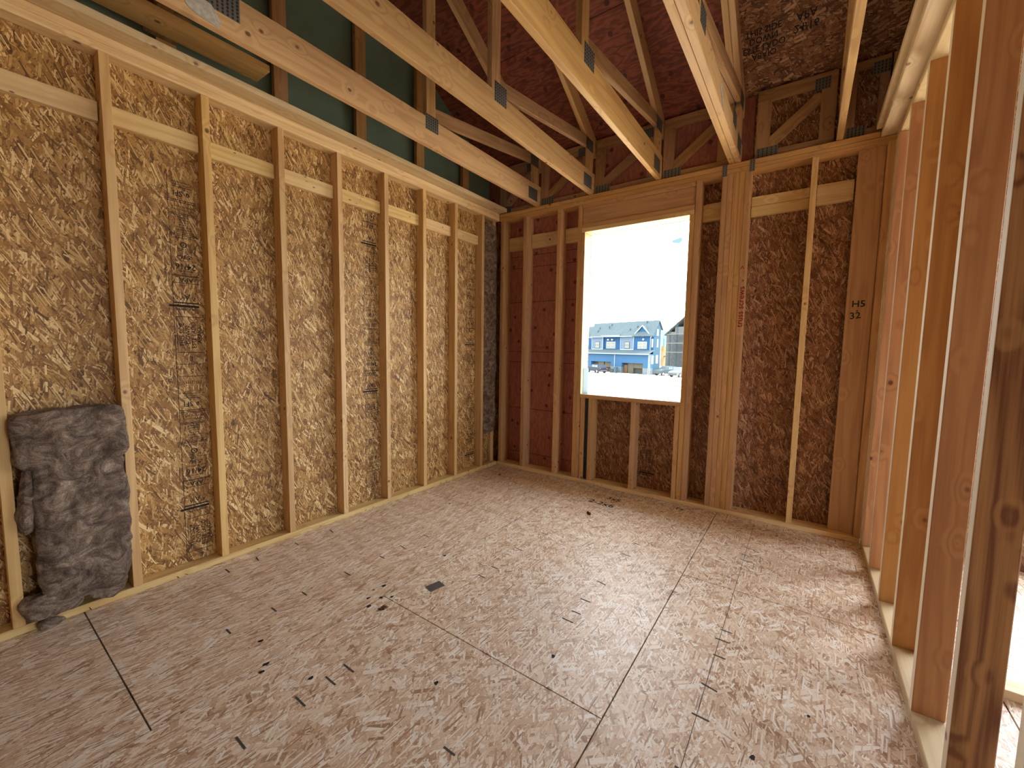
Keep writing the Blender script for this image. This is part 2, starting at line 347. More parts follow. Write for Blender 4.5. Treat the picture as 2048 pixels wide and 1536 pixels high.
pts = [(.069, 2.775), (.069, RZR(.069)), (-5.2, RZR(-5.2)), (-7.59, RZR(-5.2)-.5833*2.39), (-7.59, 2.775)]
pa = [bm.verts.new((3.292, y, z-.002)) for y, z in pts]; pb = [bm.verts.new((3.304, y, z-.002)) for y, z in pts]
bm.faces.new(pa); bm.faces.new(pb[::-1])
for k in range(5): bm.faces.new([pa[k], pb[k], pb[(k+1) % 5], pa[(k+1) % 5]])
tag(link('light_barrier_upper_right', bm, M['osb_left']), kind='structure')  # barrier added above the right wall to keep the roof space dark
# roof: 7-in-12 up from the window wall to a ridge, then down
SL = .5833; RZ = 3.312
def roof_sheet(x0, x1, y0, y1, mi, bm, up=1):
    z = lambda y: RZ - SL*y
    if not up: z = lambda y: RZ - SL*(-5.2) + SL*(y+5.2)
    a = [(x0, y0), (x1, y0), (x1, y1), (x0, y1)]
    lo = [bm.verts.new((x, y, z(y))) for x, y in a]; hi = [bm.verts.new((x, y, z(y)+.014)) for x, y in a]
    for f in [lo[::-1], hi] + [[lo[i], lo[(i+1) % 4], hi[(i+1) % 4], hi[i]] for i in range(4)]:
        bm.faces.new(f).material_index = mi
bm = bmesh.new()
ys = [.62, -.728, -1.78, -2.83, -3.88, -5.2]
for i in range(5):
    cuts = ((-.3, 2.305, 1), (2.309, 5.2, 0), (5.204, 7.8, 0)) if i % 2 else ((-.3, 2.305, 1), (2.309, 4.2, 0), (4.204, 7.8, 0))
    for x0, x1, mi in cuts: roof_sheet(x0, x1, ys[i]-.002, ys[i+1]+.002, mi, bm)
roof_sheet(-.3, 7.8, -5.2, -7.9, 0, bm, 0)
for y0, y1 in ((.64, -5.2), (-5.2, -7.95)):
    zf = (lambda y: RZ-SL*y+.016) if y1 > -6 else (lambda y: RZ+SL*5.2+SL*(y+5.2)+.016)
    lo = [bm.verts.new((x, y, zf(y))) for x, y in ((-.32, y0), (7.85, y0), (7.85, y1), (-.32, y1))]; hi = [bm.verts.new(v.co+Vector((0, 0, .01))) for v in lo]
    for f in [lo[::-1], hi] + [[lo[i], lo[(i+1) % 4], hi[(i+1) % 4], hi[i]] for i in range(4)]: bm.faces.new(f).material_index = 2
ceiling = tag(link('ceiling', bm, [M['osb_roof'], M['frt_roof'], M['dark']]), kind='structure')
bm = bmesh.new()
addbox(bm, -.3, 7.8, .6, .64, 2.74, 2.94); addbox(bm, -.3, 7.8, .16, .6, 2.74, 2.752)
tag(link('trim_1', bm, M['pale']), kind='structure')

# ------------------------------------------------------------------ printed grade stamps
def stamp(origin, right, up, dzs, zlo, zhi, flip, n, parent, nudge):
    """one printed column: frame origin at (z=0), width .13"""
    bm = bmesh.new(); origin = Vector(origin); right = Vector(right); up = Vector(up)
    def at(x, z, rot=0):
        if flip: x, z, rot = .128-x, flip-z, rot+180
        c, s = math.cos(R(rot)), math.sin(R(rot))
        return frame(origin + right*x + up*z, right*c+up*s, up*c-right*s)
    def ok(z0, z1=None):
        z1 = z1 or z0
        if flip: z0, z1 = flip-z1, flip-z0
        return min(z0, z1) > zlo and max(z0, z1) < zhi
    def T(s, x, z, size, rot):
        if ok(z-.01, z+.01): text_into(bm, s, size, at(x, z, rot))
    def L(z, x0=0, x1=.128, w=.0016):
        if ok(z): rect_into(bm, at(0, z), x0, x1, -w, w)
    for dz in dzs:
        T('Certified Sourcing', .065, 2.215+dz, .012, 180); T('www.sfiprogram.org', .065, 2.20+dz, .010, 180); L(2.19+dz, .02, .11)
        T('SFI', .045, 2.155+dz, .040, 180); T('0', .09, 2.155+dz, .034, 180); T('V', .09, 2.157+dz, .018, 180)
        L(2.118+dz); L(2.108+dz)
        T('STRENGTH AXIS', .07, 2.085+dz, .0125, 180); T('THIS DIRECTION', .07, 2.068+dz, .0125, 180); T('I', .018, 2.077+dz, .03, 180)
        L(2.046+dz); L(2.038+dz)
        for k, s in enumerate(('ADHESIVE', 'THICKNESS', '7/16 CAT', '0.418 IN', 'R0Z-Z196/4', 'SHEATHING', 'CONSTRUCTION')): T(s, .065, 2.026-k*.0135+dz, .0125, 180)
        L(1.934+dz); L(1.926+dz); T('7/16 CATEGORY', .065, 1.913+dz, .015, 180)
        T('O', .06, 1.878+dz, .044, 180); T('R', .06, 1.878+dz, .016, 180)
        T('HUD-UM-40', .065, 1.853+dz, .0125, 180); T('SHEATHING', .065, 1.842+dz, .0125, 180); T('PS 2-18', .065, 1.831+dz, .0125, 180)
        T('-536-', .065, 1.811+dz, .034, 180); T('SIZED FOR SPACING', .065, 1.788+dz, .011, 180)
        T('24/16', .065, 1.757+dz, .043, 180); T('SHEATHING', .065, 1.731+dz, .013, 180); T('RATED', .065, 1.717+dz, .012, 180)
        L(1.707+dz); L(1.702+dz); T('APA', .065, 1.683+dz, .036, 180); L(1.664+dz)
        L(1.553+dz, .0, .12, .0035); T('A', .065, 1.588+dz, .040, 180); T('V', .035, 1.575+dz, .030, 0); T('V', .095, 1.575+dz, .030, 0)
        L(1.535+dz, -.02, .12, .006); T('SHEATHING', .06, 1.518+dz, .019, 180)
        L(1.475+dz, .01, .128); L(1.273+dz, .01, .128)
        if ok(1.28+dz, 1.47+dz): rect_into(bm, at(.01, 0), -.001, .001, 1.273+dz, 1.475+dz)
        for k, (s, sz) in enumerate((('THIS SIDE', .031), ('DOWN', .031), ('ESTE LADO', .030), ('ABAJO', .031))):
            if ok(1.30+dz, 1.44+dz): text_into(bm, s, sz, at(.032+k*.028, 1.372+dz, 90))
        T('E', .07, 1.237+dz, .034, 180); L(1.205+dz, .01, .128); T('5', .07, 1.165+dz, .034, 180); L(1.135+dz, .01, .128)
        for k in range(9): T('I', .03+k*.010, 1.10+dz, .022, 180)
    for (a, b) in (((zlo, zhi),)): rect_into(bm, at(0, 0) if not flip else frame(origin+right*.128, right, up), -.0012, .0012, a, b)
    if nudge:
        for v in bm.verts: v.co += Vector(nudge)
    return link('printed_grade_stamp', bm, M['ink'], parent)
NUD = (.0008, 0, 0)
stamp((-.0895, -2.876, 0), (0, 1, 0), (0, 0, 1), (0, -1.18), .045, 2.24, 0, 0, wall_left, NUD)
stamp((-.0895, -1.652, 0), (0, 1, 0), (0, 0, 1), (.6, -.58, -1.76), .045, 2.37, 0, 0, wall_left, NUD)
stamp((-.0895, -.425, 0), (0, 1, 0), (0, 0, 1), (1.0, -.18, -1.36), .045, 2.28, 0, 0, wall_left, NUD)
stamp((1.585, .1405, 0), (1, 0, 0), (0, 0, 1), (0, ), .05, .83, 1.713, 0, wall_back, (0, -.0008, 0))
bm = bmesh.new(); nrm = Vector((0, -1, SL)).normalized(); roof_up = Vector((0, -1, SL)).normalized()
for k, s in enumerate(('THIS SIDE', 'DOWN', 'ESTE LADO', 'ABAJO')):
    y = -.30 + k*.045; text_into(bm, s, .05, frame((2.44, y, RZ-SL*y-.001), (1, 0, 0), (0, 1, -SL)))
for k, s in enumerate(('APA', '24/16')):
    y = -.30 + k*.06; text_into(bm, s, .06, frame((2.68, y, RZ-SL*y-.001), (1, 0, 0), (0, 1, -SL)))
link('printed_grade_stamp', bm, M['ink'], ceiling)

# ------------------------------------------------------------------ left wall framing
ORD = ['first', 'second', 'third', 'fourth', 'fifth', 'sixth', 'seventh', 'eighth', 'ninth', 'tenth']
ceny = lambda i: -.272 if i == 9 else -(.678+(8-i)*.4064)
for i in range(9, -2, -1):
    c = ceny(i); n = 9-i
    if n <= 8:
        extra = {8: 'pine stud beside the grey insulation, at the left photo edge', 7: 'pine stud on the right side of the sagging grey insulation', 0: 'pine stud next to the dark wool strip in the far left corner'}.get(n)
        lab = extra or 'pale pine stud in the left wall, %s stud out from the far corner' % ORD[n]
        o = board('wall_stud', -.089, 0, c-P/2, c+P/2, P, H, M['stud'])
        tag(o, lab, 'wood stud', 'studs of the left wall')
for y0, nm in ((-.0, 1),):
    tag(board('bottom_plate', -.089, 0, -7.5, 0.0, 0, P, M['plate'], None, .0045), 'long pale bottom plate on the floor under the left wall studs', 'wall plate')
    tag(board('top_plate', -.089, 0, -7.5, 0.0, H, H+P, M['plate'], None, .0045), 'lower top plate resting directly on the left wall studs', 'wall plate')
    tag(board('top_plate', -.089, 0, -7.5, 0.0, H+P, H+2*P, M['plate'], None, .0045), 'upper of the two stacked top plates on the left wall', 'wall plate')
    tag(board('nailer_board', -.075, .110, -7.5, -.012, H+2*P, H+3*P, M['pale'], None, .0045), 'flat pale board on top of the left wall plates, overhanging the room', 'nailer board')
for i in range(9, 0, -1):
    a, b = ceny(i-1)+P/2, ceny(i)-P/2
    n = 9-i
    if i-1 >= 0 and b > -3.6:
        jig = random.uniform(-.006, .006)
        if i-1 < 1: lab = 'short flat blocking board in the left wall at the left photo edge'
        else: lab = 'short flat blocking board high in the left wall, %s one from the far corner' % ORD[n]
        tag(board('blocking_board', -.089, -.052, a+.003, b-.004, 2.392+jig, 2.482+jig, M['block']), lab, 'blocking', 'blocking boards along the left wall')
board0 = board('wall_stud', -.089, 0, ceny(0)-P/2, ceny(0)+P/2, P, H, M['stud'])
tag(board0, 'pine stud of the left wall just outside the left photo edge', 'wood stud', 'studs of the left wall')

# ------------------------------------------------------------------ back wall framing
D = .14
def bstud(x0, x1, lab, z0=P, z1=H, name='wall_stud', mat='fir', group='studs of the window wall', y0=0.0, y1=D):
    return tag(board(name, x0, x1, y0, y1, z0, z1, M[mat]), lab, 'wood stud', group)
bstud(.022, .060, 'end stud of the window wall standing in the far left corner')
bstud(.318, .356, 'reddish pine stud in the window wall, first one right of the corner stud')
bstud(.722, .760, 'reddish pine stud in the window wall, midway between corner and window')
bstud(.950, .988, 'full height king stud on the left side of the window')
bstud(.988, 1.026, 'jack stud forming the left jamb of the window opening', z1=ZT)
bstud(1.032, 1.070, 'short cripple stud doubled against the left window jamb below the sill', z1=.85)
bstud(1.116, 1.154, 'short cripple stud under the sill, just right of the dark slot', z1=.85)
bstud(1.537, 1.575, 'short cripple stud under the middle of the window sill', z1=.85)
bstud(1.920, 1.958, 'short cripple stud under the right end of the window sill', z1=.85)
bstud(1.962, 2.000, 'jack stud forming the right jamb of the window opening', z1=ZT)
bstud(2.002, 2.040, 'full height king stud on the right side of the window')
tag(board('foam_filler', 1.073, 1.112, .03, .135, P, .85, plain('slate_foam', srgb(52, 70, 86), .8)), 'dark slate blue filler strip between two cripple studs under the sill', 'filler strip')
posts = []
pw = .0394
for k in range(5):
    lab = ['leftmost stud of the five ply post right of the window', 'second stud from the left in the five ply post', 'middle stud of the five ply post', 'fourth stud from the left in the five ply post, left of the red writing', 'rightmost stud of the five ply post, with red handwriting'][k]
    posts.append(bstud(2.192+k*pw, 2.192+k*pw+.038, lab, group='studs of the five ply post'))
bm = bmesh.new()
text_into(bm, 'truss screws  -', .062, frame((2.373, -.0012, 1.70), (0, 0, 1), (-1, 0, 0)))
for a, b in (((-.014, 1.93), (.010, 1.965)), ((.010, 1.965), (-.010, 1.925))): pass
text_into(bm, '>', .05, frame((2.370, -.0012, 1.975), (0, 0, 1), (-1, 0, 0)))
o = link('handwriting', bm, M['red_ink'], posts[4], Matrix.Identity(4))
tag(o, 'red handwritten note running up the stud')
bstud(2.762, 2.800, 'pale slim stud standing alone between the five ply post and the wide board', mat='stud')
wide = bstud(3.018, 3.160, 'wide flat board with green pencil marks near the right corner', name='wide_board', mat='fir', group=None, y0=.056, y1=.094)
bm = bmesh.new()
text_into(bm, 'H5', .062, frame((3.085, .0545, 1.665), (1, .0, 0), (0, 0, 1)))
text_into(bm, '.', .062, frame((3.08, .0545, 1.635), (1, .0, 0), (0, 0, 1)))
text_into(bm, '32', .062, frame((3.072, .0545, 1.585), (1, .0, .1), (-.1, 0, 1)))
link('handwriting', bm, plain('green_pencil', srgb(36, 50, 34), .8), wide, Matrix.Identity(4))
bstud(3.162, 3.199, 'end stud of the window wall in the right corner')
tag(board('bottom_plate', .001, 3.199, .0, D, 0, P, M['plate'], None, .0045), 'bottom plate on the floor under the window wall', 'wall plate')
tag(board('top_plate', .001, 3.289, .0, D, H, H+P-.001, M['fir'], None, .0045), 'lower top plate resting on the window wall studs', 'wall plate')
tag(board('top_plate', .001, 3.12, .0, D, H+P, H+2*P-.001, M['fir'], None, .0045), 'upper top plate under the truss ends on the window wall', 'wall plate')
# header, flats, sill
hd = empty('window_header', (1.49, .07, ZT), 'built up wooden header above the window opening', 'header')
board('header_beam', .992, 1.998, .012, .128, 2.515, 2.66, M['fir'], hd)
board('top_flat', .990, 1.998, 0.0, D, 2.661, 2.697, M['fir'], hd)
board('lower_flat', .990, 1.998, 0, D, 2.477, 2.514, M['fir'], hd)
board('bottom_flat', .990, 1.998, 0, D, ZT+.001, 2.476, M['plate'], hd)
tag(board('window_sill_board', X0, 1.961, 0, D, .85, ZS, M['fir']), 'rough sill board under the window opening', 'sill')
bm = bmesh.new()
addbox(bm, X0, 1.961, .035, .165, ZS, ZS+.003); addbox(bm, X0, X0+.003, .05, .165, ZS+.003, 1.14); addbox(bm, 1.958, 1.961, .05, .165, ZS+.003, 1.14)
tag(link('sill_flashing', bm, M['flash']), 'pale blue flashing membrane lining the window sill and lower jambs', 'flashing')
for a, b, z0, z1, lab in ((.062, .316, 2.388, 2.528, 'wide blocking board nearest the far left corner in the window wall'), (.358, .720, 2.388, 2.528, 'wide blocking board between the two red plywood bay studs'),
                  (.762, .948, 2.388, 2.528, 'short blocking board just left of the window king stud'), (2.042, 2.190, 2.392, 2.530, 'small blocking board between window and five ply post'),
                  (2.392, 2.760, 2.452, 2.524, 'upper of two blocking boards right of the five ply post'), (2.392, 2.760, 2.378, 2.450, 'lower of two blocking boards right of the five ply post'),
                  (2.802, 3.012, 2.390, 2.530, 'wide pale blocking board left of the wide flat board')):
    tag(board('blocking_board', a, b, .1, .138, z0, z1, M['plate']), lab, 'blocking', 'blocking boards in the window wall')

# ------------------------------------------------------------------ right wall framing
RX0, RX1 = 3.2, 3.289
RY = [-.038, -.0785, -.119, -.473, -.879, -1.286, -1.70, -2.105, -2.512]
RL = ['innermost stud of the right wall, tight in the corner', 'middle stud of the three stud corner pack in the right wall', 'nearest stud of the three stud corner pack in the right wall',
      'orange fir stud in the right wall, first one clear of the corner pack', 'orange fir stud in the right wall, second one clear of the corner pack',
      'orange fir stud in the right wall, third one clear of the corner pack', 'cracked orange fir stud in the right wall, just behind the big knotty stud',
      'big knotty stud in the foreground at the right photo edge', 'stud cut off by the bottom right photo corner']
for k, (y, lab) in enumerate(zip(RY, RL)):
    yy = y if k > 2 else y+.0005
    o = tag(board('wall_stud', RX0, RX1, yy, yy+P, P, H, M['post'] if k == 7 else M['fir_shaded'], bev=.003), lab, 'wood stud', 'studs of the right wall')
    o.data.materials.append(M['edge_lit'])          # window light painted on the room-facing edge as a paler colour
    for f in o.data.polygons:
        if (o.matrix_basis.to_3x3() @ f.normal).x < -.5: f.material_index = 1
tag(board('bottom_plate', RX0, RX1, -3.3, 0, 0, P, M['pale'], None, .0045), 'bright bottom plate on the floor under the right wall studs', 'wall plate')
tag(board('top_plate', RX0, RX1, -3.3, -.0, H, H+P, M['pale'], None, .0045), 'lower top plate above the right wall studs', 'wall plate')
tag(board('top_plate', 3.121, RX1, -3.3, D-.001, H+P+.0005, H+2*P-.0005, M['pale'], None, .0045), 'upper top plate of the right wall running back over the corner', 'wall plate')
tag(board('nailer_board', 3.092, 3.277, -3.3, -.03, H+2*P, H+3*P, M['pale'], None, .0045), 'wide pale board on top of the right wall, seen from below at top right', 'nailer board')
# room beyond the right wall
tag(board('bottom_plate', 3.42, 7.4, -1.352, -1.263, 0, P, M['pale'], None, .0045), 'bottom plate lying across the floor of the next room', 'wall plate')
for x, lab in ((3.42, 'stud standing at the near end of the plate in the next room'), (4.6, 'stud standing further along the plate in the next room')):
    tag(board('wall_stud', x, x+P, -1.352, -1.263, P, H, M['fir']), lab, 'wood stud')

# ------------------------------------------------------------------ trusses
CH0 = 3.15
chl = lambda y: CH0 - SL*y             # lower edge of the top chord
def plate_into(bm, x, y0, y1, z0, z1, sgn):
    """toothed connector plate on the x face"""
    t = .0015*sgn
    addbox(bm, min(x, x+t), max(x, x+t), y0, y1, z0, z1, 0)
    n = max(3, int((y1-y0)/.020)); m = max(3, int((z1-z0)/.016))
    for i in range(n):
        yy = y0+(i+.5)*(y1-y0)/n
        for j in range(m):
            zz = z0+(j+.5)*(z1-z0)/m
            a = x+t; b = a+.0012*sgn
            addbox(bm, min(a, b), max(a, b), yy-.0042, yy+.0042, zz-.0052, zz+.0052, 1)
def truss(x0, label, hb=.184, webs=True, ply=P, plates=((-1.53, -1.41, .08, .06),), sgn=1, mat='truss', name='roof_truss', heel=True):
    x1 = x0+ply; xc = (x0+x1)/2; zb = H+2*P; zt = zb+hb
    t = empty(name, (xc, -.0, zb), label, 'roof truss', 'roof trusses across the room')
    board('bottom_chord', x0, x1, -7.5, .066, zb+.001, zt, M[mat], t)
    nrm = Vector((0, SL, 1)).normalized(); dv = Vector((0, -1, SL)).normalized()
    a = Vector((xc, .06, chl(.06))) + nrm*.068; b = Vector((xc, -5.1, chl(-5.1))) + nrm*.068
    stick('top_chord', a, b, nrm, .136, ply, M[mat], t)
    if heel: board('heel_post', x0, x1, -.095, -.006, zt, chl(-.05), M[mat], t)
    if webs:
        board('web', x0, x1, -1.525, -1.437, zt, chl(-1.437)-.004, M[mat], t)
        stick('web', (xc, -1.44, zt+.045), (xc, -.12, 3.20), (0, .2, 1), .089, ply-.002, M['old'], t)
    xf = x1 if sgn > 0 else x0
    pls = [(y0, y1, zt-dn, zt+up) for (y0, y1, up, dn) in plates]
    if heel: pls.append((-.19, -.03, zb+.03, zb+.14))
    if webs: pls.append((-.16, -.02, 3.13, 3.23))
    for q in pls:
        bm = bmesh.new(); plate_into(bm, xf, *q, sgn); link('connector_plate', bm, [M['galv'], M['galv_dark']], t, Matrix.Identity(4))
    return t
t1 = truss(.461, 'roof truss nearest the left wall, its bottom chord carrying a torn paper tag', .192, plates=((-1.535, -1.41, .022, .085), (-2.95, -2.722, -.0, .112)))
t2 = truss(1.052, 'second roof truss from the left wall, landing just left of the window', .188, plates=((-1.495, -1.367, .062, .06),))
t3 = truss(1.673, 'third roof truss from the left wall, landing above the window', .20, plates=((-1.49, -1.36, .045, .065),))
t4a = truss(2.232, 'left ply of the doubled roof truss over the five ply post', .14, plates=((-1.50, -1.38, .05, .05),))
t4b = truss(2.272, 'right ply of the doubled roof truss over the five ply post', .14, plates=((-1.50, -1.38, .05, .05), (-.44, -.30, .06, .04)))
t5 = truss(2.888, 'slim roof truss chord just left of the right wall', .09, webs=False, sgn=-1, plates=((-.2, -.1, .03, .03),))
# torn paper tags
def paper(name, pts, x, label, th=.0012):
    bm = bmesh.new(); lo = [bm.verts.new((x, y, z)) for y, z in pts]; hi = [bm.verts.new((x+th+.004*math.sin(i*2.3)**2, y, z)) for i, (y, z) in enumerate(pts)]
    bm.faces.new(lo[::-1]); bm.faces.new(hi)
    for i in range(len(pts)): bm.faces.new([lo[i], lo[(i+1) % len(pts)], hi[(i+1) % len(pts)], hi[i]])
    tag(link(name, bm, M['paper']), label, 'paper tag')
paper('paper_tag', [(-2.99, 2.88), (-2.93, 2.80), (-2.90, 2.787), (-2.815, 2.779), (-2.80, 2.80), (-2.828, 2.845), (-2.84, 2.862), (-2.952, 2.885)], .5, 'torn white paper tag on the side of the leftmost truss chord', .0025)
paper('paper_tag', [(-.95, 2.86), (-.90, 2.82), (-.84, 2.79), (-.79, 2.781), (-.80, 2.80), (-.90, 2.853), (-.93, 2.875)], 2.311, 'small torn white tag on the doubled truss chord')

# eave blocking panels between the trusses
def panel(x0, x1, lab, diag=True, top=3.262, back='frt'):
    t = empty('eave_blocking_panel', ((x0+x1)/2, .04, H+2*P), lab, 'blocking panel', 'framed blocking panels between truss ends')
    zb, y0, y1 = H+2*P, .031, .069; w = .089 if x1-x0 > .3 else .05
    def q(n, *a): board(n, *a, M['old'] if back else M['fir'], t)
    q('bottom_rail', x0, x1, y0, y1, zb, zb+.05); q('top_rail', x0, x1, y0, y1, top-w*.9, top)
    q('post', x0, x0+w, y0, y1, zb+.05, top-w*.9); q('post', x1-w, x1, y0, y1, zb+.05, top-w*.9)
    if diag:
        a, b = Vector((x0+w*.9, .05, zb+.09)), Vector((x1-w*.95, .05, top-w-.05)); stick('diagonal_brace', a, b, (-(b-a).z, 0, (b-a).x), .075, P-.006, M['old'], t)
    for (xa, xb, za, zc) in ((x0+.01, x0+w+.06, zb+.005, zb+.075), (x1-w-.04, x1-w+.05, top-.11, top-.03)):
        bm = bmesh.new()
        addbox(bm, xa, xb, y0-.0015, y0, za, zc)
        for i in range(5):
            for j in range(4):
                xx, zz = xa+(i+.5)*(xb-xa)/5, za+(j+.5)*(zc-za)/4
                addbox(bm, xx-.003, xx+.003, y0-.003, y0-.0015, zz-.006, zz+.006, 1)
        link('connector_plate', bm, [M['galv'], M['galv_dark']], t, Matrix.Identity(4))
panel(-.02, .455, 'framed blocking panel left of the first truss end in the far corner')
panel(.505, 1.046, 'framed blocking panel between the first and second truss ends')
panel(1.096, 1.667, 'framed blocking panel between second and third truss ends above the window')
panel(1.717, 2.226, 'framed blocking panel between the third truss and the doubled truss')
panel(2.40, 2.875, 'framed blocking panel with a bold diagonal right of the doubled truss')
panel(2.93, 3.145, 'narrow framed blocking panel right of the slim truss chord', diag=False)
tag(board('blocking_post', 3.155, 3.245, .03, .068, H+2*P+.002, 3.262, M['fir']), 'dark upright post behind the pale board at the top right corner', 'post')

# gable studs in front of the green board, above the left wall
for k in range(9):
    c = -.40 - .608*k
    if k > 6: continue
    lab = 'dark upright stud against the green board, %s from the far corner' % ORD[k]
    tag(board('gable_stud', -.172, -.134, c-.045, c+.045, H+2*P+.002, chl(c)+.04, M['fir']), lab, 'wood stud', 'upright studs against the green board')
tag(board('loose_brace_board', -.030, .135, -4.9, -2.42, 2.922, 2.958, M['truss']), 'weathered flat board with a ragged end, hanging above the left wall top', 'brace board')
tag(board('scrap_block', -.133, .11, -2.93, -2.79, 2.9585, 2.985, M['old']), 'small scrap block lying across the weathered brace board', 'wood block')

# straps on the five ply post and truss ends
for x, lab in ((2.205, 'left galvanised hurricane tie at the doubled truss end'), (2.392, 'right galvanised hurricane tie at the doubled truss end')):
    bm = bmesh.new(); a, b = x-.018, x+.018
    addbox(bm, a, b, -.0015, 0, 2.685, 2.772)
    for i in range(2):
        for j in range(5): addbox(bm, a+.007+i*.018, a+.013+i*.018, -.0028, -.0015, 2.693+j*.016, 2.700+j*.016, 1)
    tag(link('hurricane_tie', bm, [M['galv'], M['galv_dark']]), lab, 'metal tie', 'hurricane ties')

# ------------------------------------------------------------------ insulation
def wool(name, cx, cy, cz, sx, sy, sz, seed, parent=None, amp=.018, n=4.0, res=26, lean=0, rotz=0, rotx=0):
    bm = bmesh.new(); bmesh.ops.create_cube(bm, size=2)
    bmesh.ops.subdivide_edges(bm, edges=bm.edges[:], cuts=res, use_grid_fill=True)
    off = Vector((seed*13.1, seed*7.7, seed*3.3)); e = n
    for v in bm.verts:
        p = v.co.copy(); L = (abs(p.x)**e+abs(p.y)**e+abs(p.z)**e)**(1/e); q = p/L if L else p
        w = Vector((q.x*sx/2, q.y*sy/2, q.z*sz/2))
        d = amp*noise.fractal((w+off)*7, .9, 2.2, 5) + amp*.8*noise.turbulence((w+off)*16, 3, False)-amp*.45
        nn = Vector((q.x/sx, q.y/sy, q.z/sz)).normalized()
        w += nn*d; w.x += lean*w.z
        v.co = w
    for f in bm.faces: f.smooth = True
    mw = Matrix.Translation((cx, cy, cz)) @ Matrix.Rotation(rotz, 4, 'Z') @ Matrix.Rotation(rotx, 4, 'X')
    return link(name, bm, M['wool'], parent, mw)
bt = empty('insulation_batt', (0, -3.32, P), 'sagging grey mineral wool batt between two studs at lower left', 'insulation')
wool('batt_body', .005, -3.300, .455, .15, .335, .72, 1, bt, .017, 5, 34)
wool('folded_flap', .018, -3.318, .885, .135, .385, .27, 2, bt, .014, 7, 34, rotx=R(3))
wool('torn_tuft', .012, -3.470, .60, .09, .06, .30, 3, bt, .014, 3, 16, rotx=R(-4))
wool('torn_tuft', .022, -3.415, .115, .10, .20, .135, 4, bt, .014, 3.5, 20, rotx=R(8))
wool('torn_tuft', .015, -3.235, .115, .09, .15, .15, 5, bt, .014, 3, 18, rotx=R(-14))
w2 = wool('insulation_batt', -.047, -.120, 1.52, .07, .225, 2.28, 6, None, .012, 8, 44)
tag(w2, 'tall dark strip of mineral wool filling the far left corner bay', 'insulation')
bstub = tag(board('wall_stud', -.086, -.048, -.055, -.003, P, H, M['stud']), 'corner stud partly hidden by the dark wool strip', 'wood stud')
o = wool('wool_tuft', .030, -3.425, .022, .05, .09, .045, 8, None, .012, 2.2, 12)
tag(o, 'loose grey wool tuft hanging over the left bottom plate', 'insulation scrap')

# ------------------------------------------------------------------ litter
bm = bmesh.new()
addbox(bm, -.03, .03, -.045, .045, 0, .0015, 0)
for i in range(6):
    for j in range(9): addbox(bm, -.026+i*.0095, -.023+i*.0095, -.041+j*.0098, -.036+j*.0098, .0015, .0035, 1)
o = link('connector_plate_scrap', bm, [M['galv'], M['galv_dark']]); o.matrix_world = Matrix.Translation((1.213, -2.135, .001)) @ Matrix.Rotation(R(-12), 4, 'Z')
tag(o, 'loose toothed metal plate lying on the floor', 'metal plate')
def chip(name, x, y, s, seed, mat, label):
    bm = bmesh.new(); bmesh.ops.create_icosphere(bm, subdivisions=3, radius=1)
    for v in bm.verts:
        n_ = noise.noise(v.co*2.2+Vector((seed, 0, 0))); v.co = Vector((v.co.x*s*(1+n_), v.co.y*s*.55*(1+n_), max(-.2, v.co.z)*s*.45*(1+1.5*n_)+s*.1))
    o = link(name, bm, mat); o.location = (x, y, .0); o.rotation_euler = (0, 0, seed)
    for v in o.data.vertices: v.co.z = max(v.co.z, .0003)
    tag(o, label, 'debris')
bark = speck('dark_bark', srgb(70, 40, 28), srgb(120, 78, 52), 60, .9)
chip('bark_scrap', 1.145, -2.43, .020, 1.3, bark, 'curled brown scrap on the floor near the floor seam corner')
chip('bark_scrap', 1.458, -.675, .022, 2.4, bark, 'curled brown scrap on the floor in front of the window')
chip('bark_scrap', .27, -.30, .012, .7, M['ink'], 'tiny black scrap on the floor near the far left corner')
for k, y in enumerate([-3.30, -2.95, -2.911, -2.533, -2.111, -1.734, -1.663, -1.299, -.898, -.82, -.491]):
    bm = bmesh.new(); bmesh.ops.create_cone(bm, segments=8, radius1=.0018, radius2=.0016, depth=.03, cap_ends=True)
    for v in bm.verts: v.co.x += .35*v.co.z**2/.03; 
    mw = Matrix.Translation((.006, y, .013)) @ Matrix.Rotation(R(20+k*13), 4, 'X') @ Matrix.Rotation(R(38), 4, 'Y')
    o = link('bent_nail', bm, M['nail'], None, mw)
    tag(o, 'bent nail at the foot of the left bottom plate, %s one counted from the camera' % (ORD+['eleventh'])[k], 'nail', 'bent nails along the left bottom plate')

# ------------------------------------------------------------------ outside
GZ = -3.1
INNER = set(bpy.data.materials.keys())
gnd = NT('pale_dirt'); tc = gnd.new('ShaderNodeTexCoord'); n1 = gnd.noise(gnd.maps(tc.outputs['Object'], (.35, 1, 1)), .35, 6, .65)
gnd.put(gnd.ramp(n1.outputs['Fac'], [(.37, (.035, .026, .014, 1)), (.42, srgb(186, 172, 150)), (.7, srgb(214, 204, 188))]), gnd.b.inputs['Base Color']); gnd.b.inputs['Roughness'].default_value = .95
sheet('ground', [(-600, 600, -80, 1600, GZ-.5, GZ)], gnd.m)
bm = bmesh.new(); prev = None
for i in range(61):
    x = -1500+i*40; h = 62+22*noise.noise(Vector((i*.16, 3, 0)))+10*noise.noise(Vector((i*.5, 9, 0))); y = 1300+60*math.sin(i*.3)
    cur = [bm.verts.new((x, y, GZ)), bm.verts.new((x, y+120, h)), bm.verts.new((x, y+500, GZ))]
    if prev:
        bm.faces.new([prev[0], cur[0], cur[1], prev[1]]); bm.faces.new([prev[1], cur[1], cur[2], prev[2]])
    prev = cur
tag(link('hills', bm, speck('hazy_hill', (0.0423, 0.0655, 0.0770, 1), (0.0539, 0.0770, 0.0886, 1), .01)), kind='structure')

